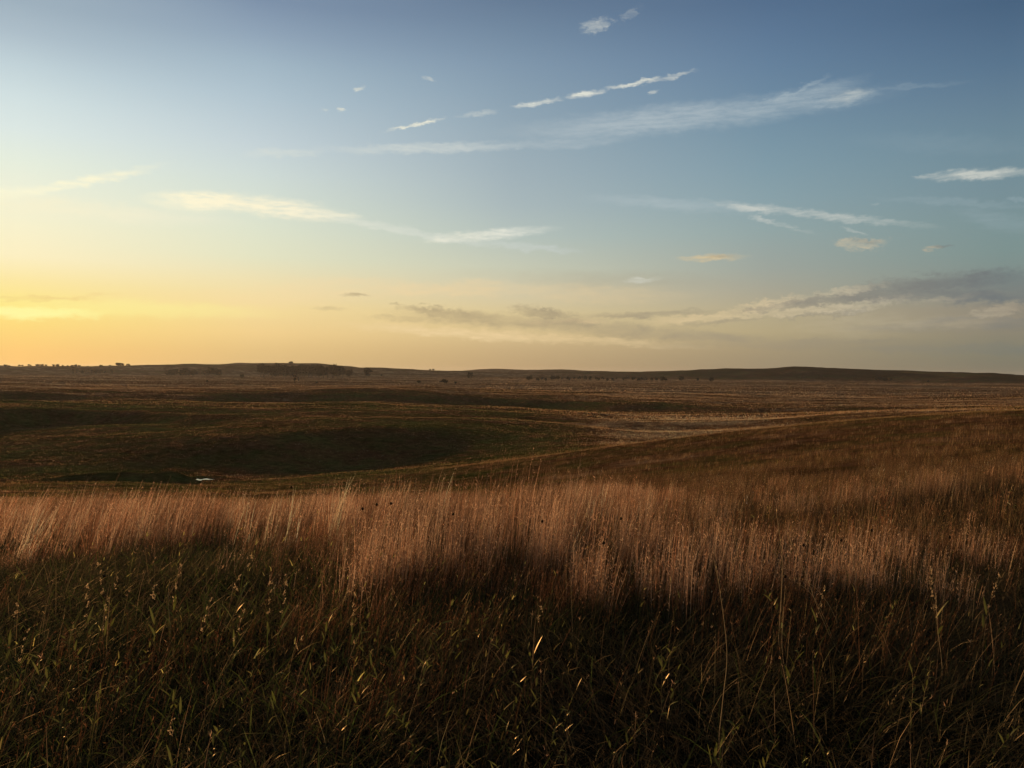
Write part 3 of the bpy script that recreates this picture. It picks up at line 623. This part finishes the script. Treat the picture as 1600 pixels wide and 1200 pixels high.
# 3. hillside and valley tufts, coarser with distance
def hill():
    fl = Field()
    for (n, r0, r1, kb, hh, wd, ns) in ((40000, 10, 60, 10, .50, .0042, 3), (56000, 55, 150, 7, .52, .013, 2), (110000, 140, 430, 4, .55, .045, 1), (150000, 400, 1100, 2, .8, .20, 1), (110000, 1000, 2950, 1, 1.0, 1.1, 1)):
        x, y, a, r = scatter(n, r0, r1, -40, 40, 1.35); px = pxof(a)
        d = dryness(x, y); dens = sstep(-.14, .12, fbm(x * (.6 if r0 < 60 else .22), y * (.6 if r0 < 60 else .3), 3, 51))
        k = RNG.uniform(size=n) < ((.08 if r0 < 60 else .30) + (.92 if r0 < 60 else .70) * dens) * (.75 + .25 * sstep(.2, 1.0, d))
        if POND:
            for (cx, cy, ra, rb, zl) in POND[:1]: k &= ((((x - cx) / ra) ** 2 + ((y - cy) / rb) ** 2) > 1.0) | (RNG.uniform(size=n) < .3)
            for (cx, cy, ra, rb, zl) in POND[1:]: k &= (((x - cx * .93) / (ra * 1.15)) ** 2 + ((y - cy * .93) / (rb + cy * .09)) ** 2) > 1.0
        if r0 < 20: k &= (tallmask(x, y, a, r) > .5) & ((px > 900) | (r > 17))
        x, y, a, r, d, px = [v[k] for v in (x, y, a, r, d, px)]; m = len(x) * kb; rep = lambda v: np.repeat(v, kb)
        low = np.where((r > 40) & (px < 750), .7, 1.0)
        H = rep(hh * low * (.55 + .3 * np.clip(d, 0, 1.6))) * RNG.uniform(.5, 1.2, m)
        c = dcol(np.clip(rep(d + RNG.normal(.12, .38, len(x))) + RNG.normal(0, .12, m), 0, 2)) * RNG.uniform(.8, 1.3, (m, 1)) * rep(np.clip(RNG.lognormal(0, .58 - .22 * sstep(100, 160, r) - .14 * sstep(300, 1200, r), len(x)) * (1.0 + 1.0 * sstep(120, 240, r) * (1 - .6 * sstep(450, 900, r))), .25, 3.0))[:, None]
        near_r = rep(sstep(8, 12, r) * (1 - sstep(95, 125, r)) * sstep(600, 900, px)); c = c * (1 - near_r[:, None] * (.48 - .75 * (RNG.uniform(size=(m, 1)) < .10)))  # right slope's shade painted into blade colour, with scattered blades brightened as lit
        X = rep(x) + RNG.normal(0, .10 + r0 * .0016, m); Y = rep(y) + RNG.normal(0, .10 + r0 * .0016, m)
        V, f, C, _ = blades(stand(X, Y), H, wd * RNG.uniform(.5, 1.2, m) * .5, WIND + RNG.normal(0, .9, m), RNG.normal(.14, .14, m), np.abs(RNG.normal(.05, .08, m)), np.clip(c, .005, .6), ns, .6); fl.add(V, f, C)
        if r0 < 20:
            q = RNG.uniform(size=m) < .35; v, f3, cc = spikelets(_[q], 3, .03, np.clip(c[q] * np.where(RNG.uniform(size=(q.sum(), 1)) < .2, 2.4, 1.2), 0, .8)); fl.add(v, f3, cc, True)  # lit tips: some seed tufts coloured brighter to suggest sun
    fl.build('hillside_grass', 'rust brown and olive grass tufts over the slopes beyond the meadow', 'hillside grass')
hill()

# ------------------------------------------------------------------ single plants in the near grass
def plant_mat(name, a, b, trans, gloss, rough=.35): return leaf_mat(name, trans, gloss, rough, (a, b, 9))
M_LEAF = plant_mat('weed_leaf', (.06, .085, .018), (.20, .18, .045), .45, .08)
M_STEM = plant_mat('weed_stem', (.12, .09, .04), (.22, .14, .07), .2, .06)
M_SEED = plant_mat('seed_head', (.34, .23, .12), (.50, .36, .20), .55, .03)
M_DARK = plant_mat('dark_seed_head', (.015, .010, .008), (.03, .018, .012), .0, .03)
def leaf_mesh(ln, w, droop, fold=.25, seg=6):
    V = []; f = []
    for i in range(seg + 1):
        t = i / seg; ww = w * math.sin(math.pi * min(1, .08 + .92 * t) ** .8) ** .9 if i < seg else 0
        x = ln * t; z = ln * (.55 * t - droop * t * t)
        V += [(x, -ww, z + ww * fold), (x, 0, z), (x, ww, z + ww * fold)]
    for i in range(seg):
        for j in (0, 1): a = i * 3 + j; f.append((a, a + 1, a + 4, a + 3))
    m = mesh_from('leaf', np.array(V), np.array(f)); m.polygons.foreach_set('use_smooth', np.ones(len(f), bool)); m.materials.append(M_LEAF); return m
def stem_mesh(h, lean, curl, r0, seg=7, k=5):
    P = [(lean * h * t + curl * h * t ** 2.5, .03 * h * math.sin(5 * t), h * (t - .3 * abs(curl) * t ** 3)) for t in np.linspace(0, 1, seg + 1)]
    v, f = tube(P, [r0 * (1 - .65 * i / seg) for i in range(seg + 1)], k); m = mesh_from('stem', v, f); m.materials.append(M_STEM); return m, P
def tuft_mesh(n, rad, ln, seed, mt, up=.9):
    r = np.random.default_rng(seed); P = r.normal(size=(n, 3)) * [rad * .35, rad * .35, rad]; u = r.normal(size=(n, 3)) * .45 + [0, 0, up]; u /= np.linalg.norm(u, axis=1)[:, None]
    v = np.cross(u, r.normal(size=(n, 3))); v /= np.linalg.norm(v, axis=1)[:, None]; s = ln * r.uniform(.6, 1.3, (n, 1))
    V = np.stack([P, P + u * s * .5 + v * s * .22, P + u * s, P + u * s * .5 - v * s * .22], 1).reshape(-1, 3); m = mesh_from('seed_head', V, np.arange(4 * n).reshape(-1, 4)); m.materials.append(mt); return m
LEAVES = [leaf_mesh(.085, .0085, .25), leaf_mesh(.065, .0075, .75), leaf_mesh(.105, .0075, .1), leaf_mesh(.05, .008, .4)]
def at_h(px, py, h):
    d = pdir(px, py); t = np.linspace(2.0, 24, 1200); g = height(d.x * t, d.y * t) + h; k = np.nonzero(EYE + d.z * t < g)[0]; i = k[0] if len(k) else -1
    return d.x * t[i], d.y * t[i], float(g[i] - h)
def build_weed(kind):
    h = .5; root = bpy.data.objects.new('weed', None); COL.objects.link(root)
    r = random.Random(kind); sm, P = stem_mesh(h, .12 + .1 * r.random(), .15, .0022); link('stem', sm, None, root)
    P = [Vector(p) for p in P]; n = r.randint(8, 11)
    for i in range(n):
        t = .3 + .7 * (i + .5) / n; q = t * 7; a = int(min(q, 6)); p = P[a].lerp(P[a + 1], q - a)
        o = link('leaf', r.choice(LEAVES), None, root, p); o.rotation_euler = (r.uniform(-.5, .5), -r.uniform(.05, .75), i * 2.4 + r.uniform(-.5, .5)); k = r.uniform(.65, 1.15) * (1 - .25 * t); o.scale = (k, k, k)
    return root
def build_stalk(kind):
    h = .6; root = bpy.data.objects.new('seed_stalk', None); COL.objects.link(root); r = random.Random(kind + 40)
    sm, P = stem_mesh(h, .05 + .08 * r.random(), .06, .0018); link('stem', sm, None, root)
    for i, t in enumerate((1.0, .9, .78, .66)[:r.randint(2, 4)]):
        q = t * 7; a = int(min(q, 6)); p = Vector(P[a]).lerp(Vector(P[a + 1]), q - a)
        o = link('seed_head', tuft_mesh(12, .010, .014, kind * 7 + i, M_SEED), None, root, p + Vector((r.uniform(-.008, .008), r.uniform(-.008, .008), 0))); o.rotation_euler = (r.uniform(-.4, .4), r.uniform(-.4, .4), r.uniform(0, 6))
    for i in range(2):
        o = link('leaf', LEAVES[i * 2], None, root, Vector(P[3 + i])); o.rotation_euler = (0, -.6, r.uniform(0, 6))
    return root
def build_cone(kind):
    root = bpy.data.objects.new('coneflower', None); COL.objects.link(root); sm, P = stem_mesh(.62, .05, .04, .0014); link('stem', sm, None, root)
    k = 8; v, f = tube([(0, 0, -.008), (0, 0, -.003), (0, 0, .004), (0, 0, .010), (0, 0, .013)], [.003, .008, .009, .006, .002], k); m = mesh_from('seed_head', v, f); m.materials.append(M_DARK); link('seed_head', m, None, root, Vector(P[-1])); return root
def clone(o):
    c = o.copy(); COL.objects.link(c)
    for ch in o.children: d = ch.copy(); COL.objects.link(d); d.parent = c
    return c
def put(protos, lst, label, cat, group, H0, uniq=None):
    used = set()
    for i, t in enumerate(lst):
        px, py, h = t[:3]; k = i % len(protos)
        o = protos[k] if k not in used else clone(protos[k]); used.add(k)
        o.location = at_h(px, py, h); s = h / H0; o.scale = (s, s, s); o.rotation_euler = (random.uniform(-.1, .1), random.uniform(-.08, .15), random.uniform(-.9, .9) if random.random() < .7 else random.uniform(0, 6))
        lb = t[3] if len(t) > 3 else label; tag(o, lb, cat, group if len(t) == 3 else None)
WEEDS = [(155,978,.42,'green leafy weed at left whose leaf cluster glows yellow'),(668,915,.5,'dark green leafy weed standing before the bright grass edge'),(910,1150,.34,'leafy weed at the bottom edge holding one large bright pale leaf'),(985,1128,.36,'weed near the bottom edge with a small orange curled leaf'),(1092,1100,.42,'leafy weed at bottom right of centre beside the tall curved stalk'),(1030,1165,.3,'low leafy weed at the bottom edge right of the orange leaf'),
 (190,990,.4),(200,1012,.36),(160,1015,.4),(60,1000,.42),(40,1015,.4),(15,1030,.38),(90,1060,.38),(128,920,.45),(300,1050,.36),(320,1120,.34),(375,1150,.32),(340,1165,.3),(455,1178,.3),(500,955,.42),(478,992,.38),(545,935,.44),(598,958,.42),(560,992,.4),(600,998,.38),(640,1010,.36),(700,955,.42),(655,975,.4),(600,1045,.36),(595,1090,.34),(660,1095,.34),(675,1148,.3),(785,1068,.36),(790,1100,.34),(770,1160,.3),(830,985,.42),(845,1012,.4),(850,1075,.36),(875,1062,.36),(1042,1018,.4),(1008,1000,.42),(1045,1045,.38),(1110,1125,.34),(1245,1160,.3),(1225,1000,.4),(1245,922,.44),(1362,930,.44),(1445,1040,.38),(1430,1055,.38),(1185,1145,.3),(1530,1120,.32),(1320,1140,.32),(70,1130,.32),(235,1100,.34),(420,1040,.38),(520,1060,.36),(740,930,.42),(960,1090,.34)]
put([build_weed(i) for i in range(5)], WEEDS, 'narrow leaved weed catching low sun in the dark near grass', 'weed', 'leafy weeds in the near grass', .5)
STALKS = [(262,885,.62,'tall seed stalk at left with twin pale tufts side by side'),(832,952,.55,'seed stalk with one bright tuft just below the middle grass'),(262,1118,.42,'single pale seed head low near the bottom left'),(1462,885,.66,'tall pale seed stalk at right with ragged tufts down its stem'),(1528,890,.6,'thin seed stalk at the far right beside the ragged one'),
 (165,868,.6),(163,895,.55),(235,900,.58),(155,932,.5),(130,905,.55),(303,938,.5),(360,872,.62),(355,900,.58),(350,945,.5),(425,900,.55),(408,905,.55),(8,950,.5),(425,995,.45),(1270,915,.5),(545,930,.5),(20,985,.45),(742,760,.7)]
put([build_stalk(i) for i in range(5)], STALKS, 'seed stalk with pale tufts shining above the dark left grass', 'seed stalk', 'pale seed stalks in the left grass', .6)
CONES = [(445,762,.8),(575,788,.74),(583,784,.74),(575,795,.72),(686,795,.72),(820,810,.7),(1000,762,.7),(945,805,.7),(925,845,.66),(1352,828,.66),(1332,842,.66),(1452,832,.66),(1246,852,.64),(1000,948,.6),(1228,905,.6),(165,885,.6),(1030,935,.55),(697,985,.45)]
put([build_cone(0)], CONES, 'dark dried flower head on a thin stem in the dry grass', 'dried flower', 'dark dried flower heads', .62)
# long single grass stalks
def long_stalk(bx, by, pts, label, rad=.0016, head=True):
    """bx,by: foot in the photo; pts: picture points up the stalk, at the distance of its foot"""
    x, y, z = hit(bx, by, 2); D = math.hypot(x, y); W3 = [Vector((x, y, z))]
    for (px, py) in pts:
        d = pdir(px, py); t = D / math.hypot(d.x, d.y); W3.append(Vector((d.x * t, d.y * t, EYE + d.z * t)))
    root = empty('long_grass_stalk', W3[0]); P = [p - W3[0] for p in W3]
    Q = []
    for i in range(len(P) - 1):
        p0 = P[max(i - 1, 0)]; p1 = P[i]; p2 = P[i + 1]; p3 = P[min(i + 2, len(P) - 1)]
        for k in range(6):
            t = k / 6; Q.append(.5 * ((2 * p1) + (p2 - p0) * t + (2 * p0 - 5 * p1 + 4 * p2 - p3) * t * t + (3 * p1 - p0 - 3 * p2 + p3) * t ** 3))
    Q.append(P[-1]); n = len(Q)
    v, f = tube(Q, [rad * 1.45 * (1 - .6 * i / n) for i in range(n)], 5); m = mesh_from('stem', v, f); link('stem', m, M_STEM_PALE, root)
    if head:
        hp = []
        r = random.Random(int(bx))
        for i in range(int(n * .72), n):
            for _ in range(3):
                a = r.uniform(0, 6.28); e = Vector((math.cos(a) * .004, math.sin(a) * .004, .016)); s = Vector((-math.sin(a) * .0016, math.cos(a) * .0016, 0)); q = Q[i] + Vector((0, 0, r.uniform(-.01, .01)))
                hp += [q, q + e * .5 + s, q + e, q + e * .5 - s]
        m = mesh_from('seed_head', np.array([tuple(q) for q in hp]), np.arange(len(hp)).reshape(-1, 4)); link('seed_head', m, M_SEED, root)
    tag(root, label, 'grass stalk'); return root
M_STEM_PALE = plant_mat('pale_stalk', (.42, .30, .16), (.62, .47, .27), .25, .05)
long_stalk(1222, 1040, [(1217, 1000), (1221, 930), (1222, 870), (1213, 800)], 'tallest straight grass stalk right of centre with bright upper half', .0022)
long_stalk(1228, 1060, [(1222, 1010), (1224, 960), (1227, 920)], 'shorter pale stalk pressed against the tallest one', .0018)
long_stalk(1124, 1195, [(1124, 1150), (1130, 1090), (1136, 1020), (1126, 930), (1117, 880)], 'long pale stalk bending like a bow at lower right of centre', .0017)
long_stalk(1312, 1022, [(1300, 1000), (1278, 950), (1256, 890), (1228, 830)], 'long stalk leaning left out of the right rust tuft', .0018)
long_stalk(1308, 1018, [(1290, 970), (1265, 925), (1222, 898)], 'arched thin stalk below the long leaning one', .0014)
long_stalk(1318, 1000, [(1298, 950), (1270, 915), (1242, 905)], 'short arched stalk nearest the right rust tuft', .0014)
long_stalk(1340, 960, [(1338, 920), (1334, 880), (1324, 845)], 'upright pale stalk between the two bright right clumps', .0016)
long_stalk(1158, 960, [(1158, 910), (1150, 850), (1142, 815)], 'slender stalk in the grass left of the tallest one', .0016)
long_stalk(1470, 1085, [(1472, 1040), (1465, 980), (1462, 930)], 'thin stalk under the ragged seed stalk at right', .0015)
long_stalk(1530, 1062, [(1540, 1040), (1532, 1030), (1512, 1034), (1505, 1030)], 'curled dry stalk looping over in the lower right grass', .0018, False)
long_stalk(262, 1020, [(266, 985), (263, 940), (264, 912)], 'pale stem under the twin tufted stalk at left', .0018, False)

# each repeated thing is told apart by its count from the left within its group and patch of ground
def ordinal_labels(group, fmt, region=None):
    t = [o for o in COL.objects if o.parent is None and o.get('group') == group]; b = {}
    for o in t:
        v = MC.transposed() @ (Vector(o.location) + Vector((0, 0, .3 if region else 0)) - Vector((0, 0, EYE))); px, py = 800 + F * v.x / -v.z, 600 - F * v.y / -v.z
        b.setdefault(region(px, py) if region else '', []).append((px, o))
    for k, lst in b.items():
        lst.sort(key=lambda q: q[0])
        for i, (_, o) in enumerate(lst): o['label'] = fmt.format(n=ORD[i], r=k)
ordinal_labels('dense grove under the left hill', '{n} dark cottonwood from the left in the dense grove under the flat hill')
ordinal_labels('looser trees right of the grove', '{n} cottonwood from the left among the looser trees just right of the dense grove')
ordinal_labels('loose hazy grove left of the dense one', '{n} hazy tree from the left in the loose grove below the left ridge')
ordinal_labels('faint trees below the far left ridge', '{n} faint tree from the left in the row below the far left ridge')
ordinal_labels('trees on the left skyline', '{n} tiny tree from the left standing against the sky on the ridge')
ordinal_labels('trees where the hill runs out', '{n} of two tiny skyline trees where the left hill runs out')
ordinal_labels('scattered line of trees across the plain', '{n} small dark tree from the left in the scattered line across the plain')
ordinal_labels('bushes at the foot of the right hill', '{n} low dark bush from the left at the foot of the right hill')
def reg(px, py):
    side = 'left' if px < 530 else 'middle' if px < 1060 else 'right'
    return side + (' grass just below the bright edge' if py < 960 else ' dark grass halfway down' if py < 1080 else ' grass at the bottom edge')
ordinal_labels('leafy weeds in the near grass', '{n} leafy weed from the left in the {r}', reg)
ordinal_labels('pale seed stalks in the left grass', '{n} pale seed stalk from the left in the {r}', reg)
ordinal_labels('dark dried flower heads', '{n} dark dried flower head from the left in the {r}', lambda px, py: ('left' if px < 620 else 'middle' if px < 1060 else 'right') + ' dry grass')

# ------------------------------------------------------------------ haze
def haze():
    HX = 9000; z0, z1 = -120, 75
    V = np.array([(-HX, -1500, z0), (HX, -1500, z0), (HX, 14000, z0), (-HX, 14000, z0), (-HX, -1500, z1), (HX, -1500, z1), (HX, 14000, z1), (-HX, 14000, z1)], float)
    f = np.array([(3, 2, 1, 0), (4, 5, 6, 7), (0, 1, 5, 4), (1, 2, 6, 5), (2, 3, 7, 6), (3, 0, 4, 7)])
    m = mat('haze'); p = mn(m, 'ShaderNodeVolumePrincipled'); p.inputs['Color'].default_value = (.85, .82, .78, 1); p.inputs['Density'].default_value = 2.4e-5; p.inputs['Anisotropy'].default_value = .35
    o = mn(m, 'ShaderNodeOutputMaterial'); m.node_tree.links.new(p.outputs[0], o.inputs['Volume'])
    ob = link('haze', mesh_from('haze', V, f), m); tag(ob, 'thin evening haze over the far plain', 'haze', kind='stuff')
haze()

sc.cycles.use_denoising = True
sc.cycles.volume_bounces = 0; sc.cycles.max_bounces = 6; sc.cycles.transparent_max_bounces = 8
